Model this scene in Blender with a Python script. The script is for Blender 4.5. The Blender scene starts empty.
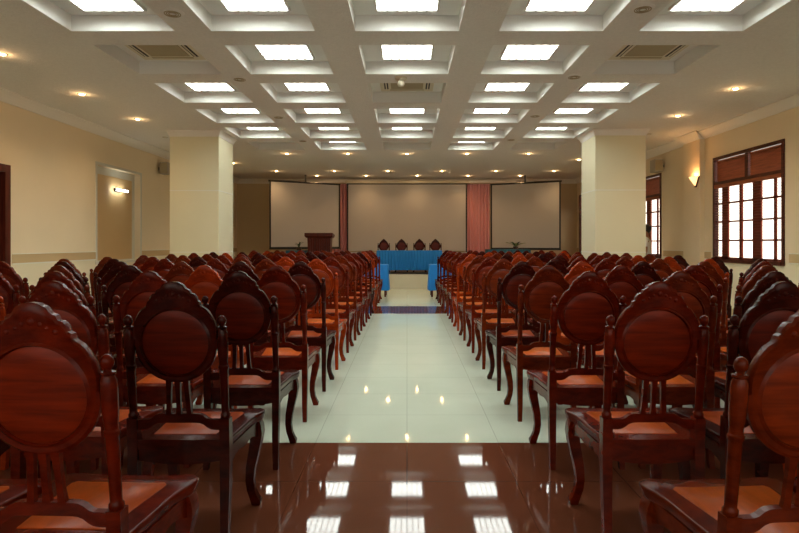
import bpy, bmesh, math, random
from math import pi, sin, cos, radians
from mathutils import Vector, Matrix
random.seed(7)
S = bpy.context.scene
C = S.collection

# ------------------------------------------------------------------ camera
EYE = 1.31
cam_d = bpy.data.cameras.new('camera')
cam_d.sensor_width = 36.0
cam_d.lens = 565.0 / 799.0 * 36.0
cam_d.shift_x = -7.5 / 799.0
cam_d.shift_y = -23.5 / 799.0
cam_d.clip_start = 0.05
cam_d.clip_end = 200
cam = bpy.data.objects.new('camera', cam_d)
C.objects.link(cam)
cam.location = (0, 0, EYE)
cam.rotation_euler = (pi / 2, 0, 0)
S.camera = cam

# ------------------------------------------------------------------ world, exposure
S.view_settings.view_transform = 'Standard'
S.view_settings.look = 'None'
S.view_settings.gamma = 1.0
S.view_settings.use_curve_mapping = False
S.view_settings.exposure = 0.76
world = bpy.data.worlds.new('daylight')
S.world = world
world.use_nodes = True
bg = world.node_tree.nodes['Background']
bg.inputs[0].default_value = (1.0, 0.88, 0.74, 1)
bg.inputs[1].default_value = 1.8

PANEL_LIGHT = 8.6        # radiance of the ceiling panels
HALO_WATT = 1.0
DOWN_WATT = 17.0          # each small warm downlight
WARM = (1.0, 0.60, 0.27)
COOL = (0.93, 1.0, 0.97)

# ------------------------------------------------------------------ materials
def new_mat(name):
    m = bpy.data.materials.new(name)
    m.use_nodes = True
    return m, m.node_tree, m.node_tree.nodes['Principled BSDF']

def mat(name, col, rough=0.5, spec=0.5, metal=0.0, noise=0.0, nscale=6.0, bump=0.0, bscale=40.0, coat=0.0):
    m, nt, b = new_mat(name)
    b.inputs['Base Color'].default_value = (*col, 1)
    b.inputs['Roughness'].default_value = rough
    b.inputs['Metallic'].default_value = metal
    b.inputs['Specular IOR Level'].default_value = spec
    b.inputs['Coat Weight'].default_value = coat
    b.inputs['Coat Roughness'].default_value = 0.1
    tc = nt.nodes.new('ShaderNodeTexCoord')
    if noise > 0:
        n = nt.nodes.new('ShaderNodeTexNoise')
        n.inputs['Scale'].default_value = nscale
        n.inputs['Detail'].default_value = 5
        nt.links.new(tc.outputs['Object'], n.inputs['Vector'])
        r = nt.nodes.new('ShaderNodeMapRange')
        r.inputs['To Min'].default_value = 1 - noise
        r.inputs['To Max'].default_value = 1 + noise
        nt.links.new(n.outputs['Fac'], r.inputs['Value'])
        mx = nt.nodes.new('ShaderNodeMix'); mx.data_type = 'RGBA'; mx.blend_type = 'MULTIPLY'
        mx.inputs[0].default_value = 1
        mx.inputs[6].default_value = (*col, 1)
        nt.links.new(r.outputs[0], mx.inputs[7])
        nt.links.new(mx.outputs[2], b.inputs['Base Color'])
    if bump > 0:
        n2 = nt.nodes.new('ShaderNodeTexNoise')
        n2.inputs['Scale'].default_value = bscale
        n2.inputs['Detail'].default_value = 4
        nt.links.new(tc.outputs['Object'], n2.inputs['Vector'])
        bp = nt.nodes.new('ShaderNodeBump')
        bp.inputs['Strength'].default_value = bump
        bp.inputs['Distance'].default_value = 0.02
        nt.links.new(n2.outputs['Fac'], bp.inputs['Height'])
        nt.links.new(bp.outputs[0], b.inputs['Normal'])
    return m

def wood(name, dark, light, rough=0.28, scale=(3, 3, 22), rot=0.25, streak=0.5):
    m, nt, b = new_mat(name)
    tc = nt.nodes.new('ShaderNodeTexCoord')
    mp = nt.nodes.new('ShaderNodeMapping')
    mp.inputs['Scale'].default_value = scale
    mp.inputs['Rotation'].default_value = (0, rot, 0)
    nt.links.new(tc.outputs['Object'], mp.inputs['Vector'])
    n = nt.nodes.new('ShaderNodeTexNoise')
    n.inputs['Scale'].default_value = 1.6
    n.inputs['Detail'].default_value = 6
    n.inputs['Roughness'].default_value = 0.6
    n.inputs['Distortion'].default_value = streak
    nt.links.new(mp.outputs[0], n.inputs['Vector'])
    cr = nt.nodes.new('ShaderNodeValToRGB')
    cr.color_ramp.elements[0].position = 0.34
    cr.color_ramp.elements[0].color = (*dark, 1)
    cr.color_ramp.elements[1].position = 0.68
    cr.color_ramp.elements[1].color = (*light, 1)
    nt.links.new(n.outputs['Fac'], cr.inputs[0])
    nt.links.new(cr.outputs[0], b.inputs['Base Color'])
    b.inputs['Roughness'].default_value = rough
    b.inputs['Specular IOR Level'].default_value = 0.20
    return m

def emit(name, col, strength):
    m, nt, b = new_mat(name)
    b.inputs['Base Color'].default_value = (*col, 1)
    b.inputs['Emission Color'].default_value = (*col, 1)
    b.inputs['Emission Strength'].default_value = strength
    return m

M = {}
# four stains of the same lacquered rosewood
TONES = {
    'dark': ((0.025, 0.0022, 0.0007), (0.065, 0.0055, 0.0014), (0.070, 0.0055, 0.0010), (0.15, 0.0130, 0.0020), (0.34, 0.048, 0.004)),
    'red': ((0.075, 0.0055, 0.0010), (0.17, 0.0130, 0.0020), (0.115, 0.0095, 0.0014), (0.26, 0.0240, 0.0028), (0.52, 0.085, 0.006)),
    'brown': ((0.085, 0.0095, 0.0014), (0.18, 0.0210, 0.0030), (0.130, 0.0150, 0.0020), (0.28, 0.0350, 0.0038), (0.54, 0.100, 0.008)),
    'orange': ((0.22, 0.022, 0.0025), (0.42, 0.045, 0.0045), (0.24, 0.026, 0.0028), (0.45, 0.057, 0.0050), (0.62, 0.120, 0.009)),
}
for k, (a, b_, p1, p2, sp) in TONES.items():
    M['frame_' + k] = wood('lacquered_wood_' + k, a, b_, 0.25, (6, 6, 14))
    M['panel_' + k] = wood('panel_wood_' + k, p1, p2, 0.36, (2.0, 3, 24), 0.30)
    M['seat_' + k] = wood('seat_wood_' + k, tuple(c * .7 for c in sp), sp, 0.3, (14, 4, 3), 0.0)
M['wall'] = mat('cream_wall_paint', (0.80, 0.68, 0.48), 0.75, noise=0.05, nscale=1.5)
M['wall_low'] = mat('pale_wainscot_paint', (0.80, 0.72, 0.52), 0.7, noise=0.04, nscale=1.5)
M['band'] = mat('tan_wall_band', (0.56, 0.41, 0.22), 0.7)
M['line'] = mat('white_wall_line', (0.80, 0.78, 0.66), 0.6)
M['niche'] = mat('tan_niche_panel', (0.60, 0.41, 0.20), 0.6, noise=0.04, nscale=3)
M['niche_frame'] = mat('pale_grey_niche_frame', (0.62, 0.60, 0.52), 0.6)
M['pillar'] = mat('pale_yellow_pillar_paint', (0.76, 0.71, 0.49), 0.55, noise=0.03, nscale=2)
M['crown'] = mat('white_plaster_moulding', (0.82, 0.79, 0.73), 0.6)
M['stucco'] = mat('textured_ceiling_stucco', (0.78, 0.76, 0.72), 0.85, noise=0.10, nscale=30, bump=0.5, bscale=55)
M['coffer'] = mat('smooth_white_coffer_plaster', (0.84, 0.85, 0.82), 0.7)
M['backwall'] = mat('beige_back_wall_paint', (0.60, 0.47, 0.28), 0.8, noise=0.04, nscale=2)
M['screen'] = mat('matt_grey_screen_cloth', (0.53, 0.51, 0.50), 0.8, noise=0.03, nscale=1.2)
M['black'] = mat('black_border', (0.012, 0.012, 0.012), 0.5)
M['curtain'] = mat('salmon_curtain_cloth', (0.85, 0.43, 0.45), 0.8, noise=0.05, nscale=20)
M['blue'] = mat('bright_blue_cloth', (0.002, 0.19, 0.56), 0.65, noise=0.06, nscale=12)
M['teal'] = mat('dark_teal_cloth', (0.01, 0.09, 0.13), 0.8, noise=0.06, nscale=12)
M['stage'] = mat('cream_stage_front', (0.62, 0.58, 0.42), 0.5, noise=0.03)
M['stage_top'] = mat('darkened_stage_floor', (0.06, 0.045, 0.035), 0.5)  # darkened all over to stand for the shade under the head table
M['metal'] = mat('dark_grey_metal', (0.06, 0.055, 0.05), 0.4, metal=0.6)
M['ivory'] = mat('ivory_plastic', (0.70, 0.64, 0.49), 0.5)
M['ivory_dark'] = mat('brown_ivory_grille', (0.40, 0.33, 0.20), 0.6)
M['slot'] = mat('dark_slot', (0.03, 0.025, 0.02), 0.7)
M['white_trim'] = mat('white_enamel', (0.75, 0.73, 0.68), 0.4)
M['chrome'] = mat('brushed_rim', (0.55, 0.5, 0.42), 0.35, metal=0.8)
M['speaker'] = mat('grey_speaker_plastic', (0.42, 0.38, 0.30), 0.6)
M['window_wood'] = wood('dark_window_wood', (0.035, 0.007, 0.004), (0.10, 0.022, 0.012), 0.35)
M['sash_wood'] = wood('red_sash_wood', (0.16, 0.028, 0.014), (0.26, 0.05, 0.025), 0.35)
M['blind'] = wood('wooden_blind_slats', (0.20, 0.055, 0.02), (0.34, 0.10, 0.04), 0.4, (2, 2, 30))
M['lectern'] = wood('lectern_wood', (0.05, 0.009, 0.006), (0.13, 0.022, 0.010), 0.3, (20, 4, 1.5))
M['leaf'] = mat('green_leaf', (0.035, 0.10, 0.02), 0.5, noise=0.3, nscale=8)
M['leaf_dark'] = mat('dark_green_leaf', (0.010, 0.040, 0.008), 0.5, noise=0.3, nscale=8)
M['leaf_pale'] = mat('pale_green_leaf', (0.22, 0.28, 0.08), 0.5, noise=0.3, nscale=8)
M['pot'] = mat('glazed_pot', (0.10, 0.05, 0.03), 0.4)
M['skin'] = mat('skin', (0.33, 0.15, 0.075), 0.55)
M['hair'] = mat('black_hair', (0.012, 0.009, 0.008), 0.5)
M['shirt'] = mat('white_shirt_cloth', (0.75, 0.76, 0.76), 0.8)
M['trousers'] = mat('dark_trouser_cloth', (0.03, 0.03, 0.045), 0.85)
M['shoe'] = mat('black_shoe_leather', (0.015, 0.012, 0.010), 0.35)
M['tube'] = emit('fluorescent_tube', (0.97, 1.0, 0.92), 10)
M['bulb'] = emit('warm_bulb', (1.0, 0.62, 0.25), 30)
M['shade'] = emit('glowing_frosted_shade', (1.0, 0.60, 0.24), 1.3)
M['panel_light'] = emit('ceiling_panel_light', COOL, PANEL_LIGHT)

# glass that lets daylight straight through and reflects a little
def glass_mat():
    m = bpy.data.materials.new('window_glass'); m.use_nodes = True
    nt = m.node_tree
    for n in list(nt.nodes): nt.nodes.remove(n)
    out = nt.nodes.new('ShaderNodeOutputMaterial')
    mix = nt.nodes.new('ShaderNodeMixShader')
    t = nt.nodes.new('ShaderNodeBsdfTransparent'); g = nt.nodes.new('ShaderNodeBsdfGlossy')
    g.inputs['Roughness'].default_value = 0.02
    lw = nt.nodes.new('ShaderNodeLayerWeight')
    pw = nt.nodes.new('ShaderNodeMath'); pw.operation = 'POWER'; pw.inputs[1].default_value = 5.0
    nt.links.new(lw.outputs['Facing'], pw.inputs[0])
    f = nt.nodes.new('ShaderNodeMath'); f.operation = 'MULTIPLY_ADD'; f.inputs[1].default_value = 0.92; f.inputs[2].default_value = 0.04
    nt.links.new(pw.outputs[0], f.inputs[0])
    nt.links.new(f.outputs[0], mix.inputs[0]); nt.links.new(t.outputs[0], mix.inputs[1]); nt.links.new(g.outputs[0], mix.inputs[2])
    nt.links.new(mix.outputs[0], out.inputs[0])
    return m
M['glass'] = glass_mat()

# floor: 0.6 m polished tiles, a brown field in front and a brown strip near the stage
def floor_mat():
    m, nt, b = new_mat('polished_floor_tiles')
    N = nt.nodes.new; L = nt.links.new
    tc = N('ShaderNodeTexCoord'); sp = N('ShaderNodeSeparateXYZ')
    L(tc.outputs['Object'], sp.inputs[0])
    def math_(op, a, bb=None, cc=None):
        n = N('ShaderNodeMath'); n.operation = op
        for i, v in enumerate((a, bb, cc)):
            if v is None: continue
            if isinstance(v, (int, float)): n.inputs[i].default_value = v
            else: L(v, n.inputs[i])
        return n.outputs[0]
    X, Y = sp.outputs[0], sp.outputs[1]
    near = math_('LESS_THAN', Y, 3.706)
    s1 = math_('GREATER_THAN', Y, 10.48); s2 = math_('LESS_THAN', Y, 11.70)
    strip = math_('MULTIPLY', s1, s2)
    brown = math_('MAXIMUM', near, strip)
    def grid(v, off):
        a = math_('ADD', v, off); d = math_('DIVIDE', a, 0.6); f = math_('FRACT', d)
        f2 = math_('SUBTRACT', f, 0.5); f3 = math_('ABSOLUTE', f2)
        return math_('GREATER_THAN', f3, 0.4972)
    seam = math_('MAXIMUM', grid(X, 60.0), grid(Y, 60.0 - 3.706 + 0.6 * 6))
    n1 = N('ShaderNodeTexNoise'); n1.inputs['Scale'].default_value = 2.2; n1.inputs['Detail'].default_value = 5
    L(tc.outputs['Object'], n1.inputs['Vector'])
    wr = N('ShaderNodeValToRGB')
    wr.color_ramp.elements[0].color = (0.58, 0.64, 0.50, 1); wr.color_ramp.elements[1].color = (0.68, 0.73, 0.59, 1)
    L(n1.outputs['Fac'], wr.inputs[0])
    br = N('ShaderNodeValToRGB')
    br.color_ramp.elements[0].color = (0.125, 0.038, 0.018, 1); br.color_ramp.elements[1].color = (0.165, 0.052, 0.025, 1)
    L(n1.outputs['Fac'], br.inputs[0])
    mx = N('ShaderNodeMix'); mx.data_type = 'RGBA'
    L(brown, mx.inputs[0]); L(wr.outputs[0], mx.inputs[6]); L(br.outputs[0], mx.inputs[7])
    mx2 = N('ShaderNodeMix'); mx2.data_type = 'RGBA'; mx2.blend_type = 'MULTIPLY'
    L(math_('MULTIPLY', seam, 0.55), mx2.inputs[0]); L(mx.outputs[2], mx2.inputs[6]); mx2.inputs[7].default_value = (0.25, 0.22, 0.18, 1)
    L(mx2.outputs[2], b.inputs['Base Color'])
    b.inputs['Roughness'].default_value = 0.04
    b.inputs['Specular IOR Level'].default_value = 0.3
    n2 = N('ShaderNodeTexNoise'); n2.inputs['Scale'].default_value = 5
    L(tc.outputs['Object'], n2.inputs['Vector'])
    bp = N('ShaderNodeBump'); bp.inputs['Strength'].default_value = 0.004; bp.inputs['Distance'].default_value = 0.01
    L(n2.outputs['Fac'], bp.inputs['Height']); L(bp.outputs[0], b.inputs['Normal'])
    return m
M['floor'] = floor_mat()

# ------------------------------------------------------------------ mesh helpers
def obj(name, bm, m, parent=None, loc=None, smooth=False, bevel=0.0):
    me = bpy.data.meshes.new(name)
    bmesh.ops.recalc_face_normals(bm, faces=bm.faces)
    if smooth:
        for f in bm.faces: f.smooth = True
        for e in bm.edges:
            if len(e.link_faces) == 2 and e.calc_face_angle(0) > radians(38): e.smooth = False
    bm.to_mesh(me); bm.free()
    ms = m if isinstance(m, (list, tuple)) else [m]
    for x in ms: me.materials.append(M[x] if isinstance(x, str) else x)
    o = bpy.data.objects.new(name, me)
    C.objects.link(o)
    if parent: o.parent = parent
    if loc: o.location = loc
    if bevel > 0:
        md = o.modifiers.new('bevel', 'BEVEL'); md.width = bevel; md.segments = 2; md.limit_method = 'ANGLE'
    return o

def tag(o, label=None, cat=None, group=None, kind=None):
    if label: o['label'] = label
    if cat: o['category'] = cat
    if group: o['group'] = group
    if kind: o['kind'] = kind
    return o

def thing(name, label, cat, loc=(0, 0, 0), rz=0.0, group=None):
    o = bpy.data.objects.new(name, None); C.objects.link(o)
    o.empty_display_size = 0.1
    o.location = loc; o.rotation_euler = (0, 0, rz)
    return tag(o, label, cat, group)

def struct(name, bm, m, parent=None, smooth=False):
    o = obj(name, bm, m, parent, smooth=smooth)
    if not parent: o['kind'] = 'structure'
    return o

def box(bm, x0, x1, y0, y1, z0, z1, mi=0):
    v = [bm.verts.new(p) for p in ((x0, y0, z0), (x1, y0, z0), (x1, y1, z0), (x0, y1, z0), (x0, y0, z1), (x1, y0, z1), (x1, y1, z1), (x0, y1, z1))]
    for q in ((3, 2, 1, 0), (4, 5, 6, 7), (0, 1, 5, 4), (1, 2, 6, 5), (2, 3, 7, 6), (3, 0, 4, 7)):
        f = bm.faces.new([v[i] for i in q]); f.material_index = mi
    return bm

def B(*a, **k):
    return box(bmesh.new(), *a, **k)

def loft(bm, rings, cap=True, closed=False):
    vs = [[bm.verts.new(p) for p in r] for r in rings]
    n = len(rings[0])
    pairs = list(zip(vs[:-1], vs[1:]))
    if closed: pairs.append((vs[-1], vs[0]))
    for a, b in pairs:
        for i in range(n):
            j = (i + 1) % n
            bm.faces.new((a[i], a[j], b[j], b[i]))
    if cap and not closed:
        bm.faces.new(vs[0][::-1]); bm.faces.new(vs[-1])
    return bm

def lathe(bm, prof, n=12, cx=0, cy=0, shear=0.0, z0=0.0):
    """prof: list of (z, r); shear moves y with z"""
    return loft(bm, [[(cx + r * cos(2 * pi * i / n), cy + shear * (z - z0) + r * sin(2 * pi * i / n), z) for i in range(n)] for z, r in prof])

def sweep_square(bm, path):
    """path: (x,y,z,half) square sections stacked in z"""
    return loft(bm, [[(x - h, y - h, z), (x + h, y - h, z), (x + h, y + h, z), (x - h, y + h, z)] for x, y, z, h in path])

def tube(bm, pts, r, n=8):
    pts = [Vector(p) for p in pts]
    rings = []
    for i, p in enumerate(pts):
        d = (pts[min(i + 1, len(pts) - 1)] - pts[max(i - 1, 0)]).normalized()
        u = d.cross(Vector((0, 0, 1)))
        if u.length < 1e-3: u = Vector((1, 0, 0))
        u.normalize(); w = d.cross(u)
        rr = r[i] if isinstance(r, (list, tuple)) else r
        rings.append([p + rr * (cos(2 * pi * k / n) * u + sin(2 * pi * k / n) * w) for k in range(n)])
    return loft(bm, rings)

def ball(bm, c, r, sx=1, sy=1, sz=1, seg=8, ring=6):
    mat_ = Matrix.Translation(c) @ Matrix.Diagonal((sx * r, sy * r, sz * r, 1))
    bmesh.ops.create_uvsphere(bm, u_segments=seg, v_segments=ring, radius=1, matrix=mat_)
    return bm

ORD = ['first', 'second', 'third', 'fourth', 'fifth', 'sixth', 'seventh', 'eighth', 'ninth', 'tenth', 'eleventh', 'twelfth', 'thirteenth', 'fourteenth']

# ------------------------------------------------------------------ room
XW = 5.9; Y0 = -3.0; Y1 = 19.6; ZC = 3.52; REC = 0.165; TH = 0.28
struct('floor', B(-XW - TH, XW + TH, Y0 - TH, Y1 + TH, -0.1, 0), 'floor')

# coffered ceiling
PITCH = 1.5; HALF = 0.54
cols = [-2.96, -1.5, 0.0, 1.5, 2.96]
far_edges = [5.89 + PITCH * k for k in range(-1, 6)]      # row 0 lies just above the camera's view
def ceiling():
    bm = bmesh.new()
    xs = [-XW - TH] + sorted(sum([[c - HALF, c + HALF] for c in cols], [])) + [XW + TH]
    ys = [Y0 - TH] + sum([[f - 1.08, f] for f in far_edges], []) + [Y1 + TH]
    for i in range(len(xs) - 1):
        for j in range(len(ys) - 1):
            x0, x1, y0, y1 = xs[i], xs[i + 1], ys[j], ys[j + 1]
            hole = (i % 2 == 1) and (j % 2 == 1)
            if not hole:
                f = bm.faces.new([bm.verts.new(p) for p in ((x0, y0, ZC), (x0, y1, ZC), (x1, y1, ZC), (x1, y0, ZC))])
                f.material_index = 0
            else:
                zt = ZC + REC
                lo = [(x0, y0, ZC), (x1, y0, ZC), (x1, y1, ZC), (x0, y1, ZC)]
                hi = [(a, b, zt) for a, b, _ in lo]
                for k in range(4):
                    l = (k + 1) % 4
                    f = bm.faces.new([bm.verts.new(p) for p in (lo[k], lo[l], hi[l], hi[k])]); f.material_index = 1
                f = bm.faces.new([bm.verts.new(p) for p in hi]); f.material_index = 1
    bmesh.ops.remove_doubles(bm, verts=bm.verts, dist=1e-4)
    # slab above so the ceiling is solid
    box(bm, -XW - TH, XW + TH, Y0 - TH, Y1 + TH, ZC + REC + 0.03, ZC + REC + 0.2)
    me = bpy.data.meshes.new('ceiling'); bm.to_mesh(me); bm.free()
    me.materials.append(M['stucco']); me.materials.append(M['coffer'])
    o = bpy.data.objects.new('ceiling', me); C.objects.link(o); o['kind'] = 'structure'
ceiling()

def wall_x(name, xin, side, holes, m, zsplit=1.0, TH=TH):
    """wall on plane x = xin, going outwards by TH; holes: (y0,y1,z0,z1)"""
    bm = bmesh.new()
    ys = sorted({Y0 - TH, Y1 + TH} | {h[0] for h in holes} | {h[1] for h in holes})
    zs = sorted({0.0, zsplit, ZC} | {h[2] for h in holes} | {h[3] for h in holes})
    xa, xb = (xin, xin + TH) if side > 0 else (xin - TH, xin)
    for i in range(len(ys) - 1):
        for j in range(len(zs) - 1):
            cy, cz = (ys[i] + ys[i + 1]) / 2, (zs[j] + zs[j + 1]) / 2
            if any(h[0] < cy < h[1] and h[2] < cz < h[3] for h in holes): continue
            box(bm, xa, xb, ys[i], ys[i + 1], zs[j], zs[j + 1], 1 if cz < zsplit else 0)
    return struct(name, bm, m)

NY0, NY1, NZ0, NZ1 = 10.75, 12.5, 0.95, 2.81       # niche
DY0, DY1, DZ = 7.20, 8.34, 2.43                    # door on the left
win_y = [(8.82, 10.87), (13.10, 15.15), (17.25, 19.30)]
WZ0, WZ1 = 0.95, 2.94
wall_x('wall_left', -XW, -1, [(NY0, NY1, NZ0, NZ1), (DY0, DY1, 0.0, DZ)], ['wall', 'wall_low'])
wall_x('wall_right', XW, 1, [(a, b, WZ0, WZ1) for a, b in win_y], ['wall', 'wall_low'], TH=0.10)
struct('wall_back', B(-XW, XW, Y1, Y1 + TH, 0, ZC), 'backwall')
rear = [(-4.9, -2.3), (-1.3, 1.3), (2.3, 4.9)]  # unseen openings added behind the camera to bring in fill light
bm = bmesh.new(); xs_ = [-XW] + [v for r in rear for v in r] + [XW]
for i in range(len(xs_) - 1):
    if i % 2 == 0: box(bm, xs_[i], xs_[i + 1], Y0 - TH, Y0, 0, ZC)
    else: box(bm, xs_[i], xs_[i + 1], Y0 - TH, Y0, 0, 0.7); box(bm, xs_[i], xs_[i + 1], Y0 - TH, Y0, 2.95, ZC)
struct('wall_front', bm, 'wall')
for i, (a, b_) in enumerate(rear):
    bm = bmesh.new()
    box(bm, a, a + .07, Y0 - .16, Y0 + .02, .7, 2.95); box(bm, b_ - .07, b_, Y0 - .16, Y0 + .02, .7, 2.95)
    box(bm, a + .07, b_ - .07, Y0 - .16, Y0 + .02, .7, .77); box(bm, a + .07, b_ - .07, Y0 - .16, Y0 + .02, 2.88, 2.95)
    w_ = struct('window_%d' % (i + 4), bm, 'window_wood')  # added window, out of view, put in for its light on the chairs
    bm = bmesh.new()
    for q in (1, 2, 3): xx = a + (b_ - a) * q / 4; box(bm, xx - .03, xx + .03, Y0 - .12, Y0 - .06, .77, 2.88)
    struct('added_mullion', bm, 'sash_wood', w_)
    struct('pane', B(a + .07, b_ - .07, Y0 - .094, Y0 - .09, .77, 2.88), 'glass', w_)

# niche lining
bm = bmesh.new()
box(bm, -XW - 0.26, -XW - 0.13, NY0, NY1, NZ0, NZ1)
nb = struct('trim_1', bm, 'niche_frame')
box_bm = B(-XW - 0.14, -XW - 0.12, NY0 + 0.14, NY1 - 0.14, NZ0 + 0.02, NZ1 - 0.15)
struct('niche_panel', box_bm, 'niche', nb)
bm = bmesh.new()                                   # narrow raised edge round the opening
box(bm, -XW, -XW + 0.012, NY0 - 0.05, NY0, NZ0 - 0.05, NZ1 + 0.05); box(bm, -XW, -XW + 0.012, NY1, NY1 + 0.05, NZ0 - 0.05, NZ1 + 0.05)
box(bm, -XW, -XW + 0.012, NY0, NY1, NZ1, NZ1 + 0.05); box(bm, -XW, -XW + 0.012, NY0, NY1, NZ0 - 0.05, NZ0)
struct('niche_edge', bm, 'niche_frame', nb)

# tan band with a white line below, both side walls (broken at niche, door and windows)
def wall_band(name, xin, s, spans):
    bm = bmesh.new(); bl = bmesh.new()
    for a, b in spans:
        x0, x1 = sorted((xin, xin - s * 0.006)); box(bm, x0, x1, a, b, 1.005, 1.14)
        x0, x1 = sorted((xin, xin - s * 0.010)); box(bl, x0, x1, a, b, 0.985, 1.005); box(bl, x0, x1, a, b, 1.14, 1.152)
    t = struct(name, bm, 'band'); struct('edge_line', bl, 'line', t)
wall_band('trim_2', -XW, -1, [(Y0, DY0 - 0.1), (DY1 + 0.1, NY0 - 0.05), (NY1 + 0.05, Y1)])
wall_band('trim_3', XW, 1, [(Y0, 8.72), (10.97, 11.2), (11.86, 13.0), (15.25, 17.15), (19.4, Y1)])
for nm, x0, x1 in (('baseboard_left', -XW, -XW + 0.015), ('baseboard_right', XW - 0.015, XW)):
    bm = bmesh.new()
    for a, b in ([(Y0, DY0 - 0.1), (DY1 + 0.1, 16.0)] if x0 < 0 else [(Y0, 16.0)]): box(bm, x0, x1, a, b, 0, 0.12)
    struct(nm, bm, 'band')

# crown mouldings
CP = [(0, 0), (0, -0.15), (0.02, -0.15), (0.03, -0.125), (0.055, -0.09), (0.09, -0.055), (0.125, -0.03), (0.14, -0.02), (0.14, 0)]
def crown_path(name, pts, closed=False, parent=None):
    """pts: corner points (x,y) with inward-facing normals given by the mitre (nx,ny)"""
    bm = bmesh.new()
    rings = [[(x + nx * d, y + ny * d, ZC + z) for d, z in CP] for x, y, nx, ny in pts]
    loft(bm, rings, cap=not closed, closed=closed)
    return struct(name, bm, 'crown', parent)
crown_path('trim_4', [(-XW, Y0, 1, 1), (-XW, Y1, 1, -1)])
crown_path('trim_5', [(XW, Y0, -1, 1), (XW, 11.2, -1, 0), (XW - .1, 11.2, -1, -1), (XW - .1, 11.86, -1, 1), (XW, 11.86, -1, 1), (XW, Y1, -1, -1)])
crown_path('trim_6', [(-XW, Y1, 1, -1), (XW, Y1, -1, -1)])
# shallow pilaster on the right wall
struct('wall_pilaster', B(XW - 0.10, XW, 11.2, 11.86, 0, ZC), 'wall')

def pillar(name, x0, x1, y0, y1):
    p = struct(name, B(x0, x1, y0, y1, 0, ZC), 'pillar')
    bm = bmesh.new()
    pts = [(x0, y0, -1, -1), (x1, y0, 1, -1), (x1, y1, 1, 1), (x0, y1, -1, 1)]
    k = 0.8
    loft(bm, [[(x + nx * d * .45, y + ny * d * .45, ZC + z * k) for d, z in CP] for x, y, nx, ny in pts], closed=True)
    struct('crown_moulding', bm, 'crown', p)
    bm = bmesh.new(); e = 0.004
    for z in (1.12, 2.33): box(bm, x0 - e, x1 + e, y0 - e, y1 + e, z, z + 0.02)
    struct('white_line', bm, 'line', p)
    bm = B(x0 - .015, x1 + .015, y0 - .015, y1 + .015, 0, 0.14)
    struct('plinth', bm, 'band', p)
pillar('wall_pillar_left', -4.66, -3.70, 11.10, 12.02)
pillar('wall_pillar_right', 3.66, 4.64, 10.98, 11.85)

# door on the left wall
d = struct('door_1', B(-XW - 0.10, -XW - 0.05, DY0 + 0.08, DY1 - 0.08, 0.0, DZ - 0.08), 'lectern')
bm = bmesh.new()
box(bm, -XW - 0.2, -XW + 0.03, DY1 - 0.08, DY1 + 0.03, 0, DZ + 0.03); box(bm, -XW - 0.2, -XW + 0.03, DY0 - 0.03, DY0 + 0.08, 0, DZ + 0.03)
box(bm, -XW - 0.2, -XW + 0.03, DY0 + 0.08, DY1 - 0.08, DZ - 0.08, DZ + 0.03)
struct('door_frame', bm, 'lectern', d)
bm = bmesh.new()
for z0, z1 in ((0.2, 1.0), (1.15, 2.2)): box(bm, -XW - 0.052, -XW - 0.035, DY0 + 0.22, DY1 - 0.22, z0, z1)
struct('door_panel', bm, 'window_wood', d)
struct('door_handle', tube(bmesh.new(), [(-XW - 0.05, DY0 + 0.16, 1.05), (-XW + 0.01, DY0 + 0.16, 1.05), (-XW + 0.01, DY0 + 0.28, 1.05)], 0.011), 'chrome', d)

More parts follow.
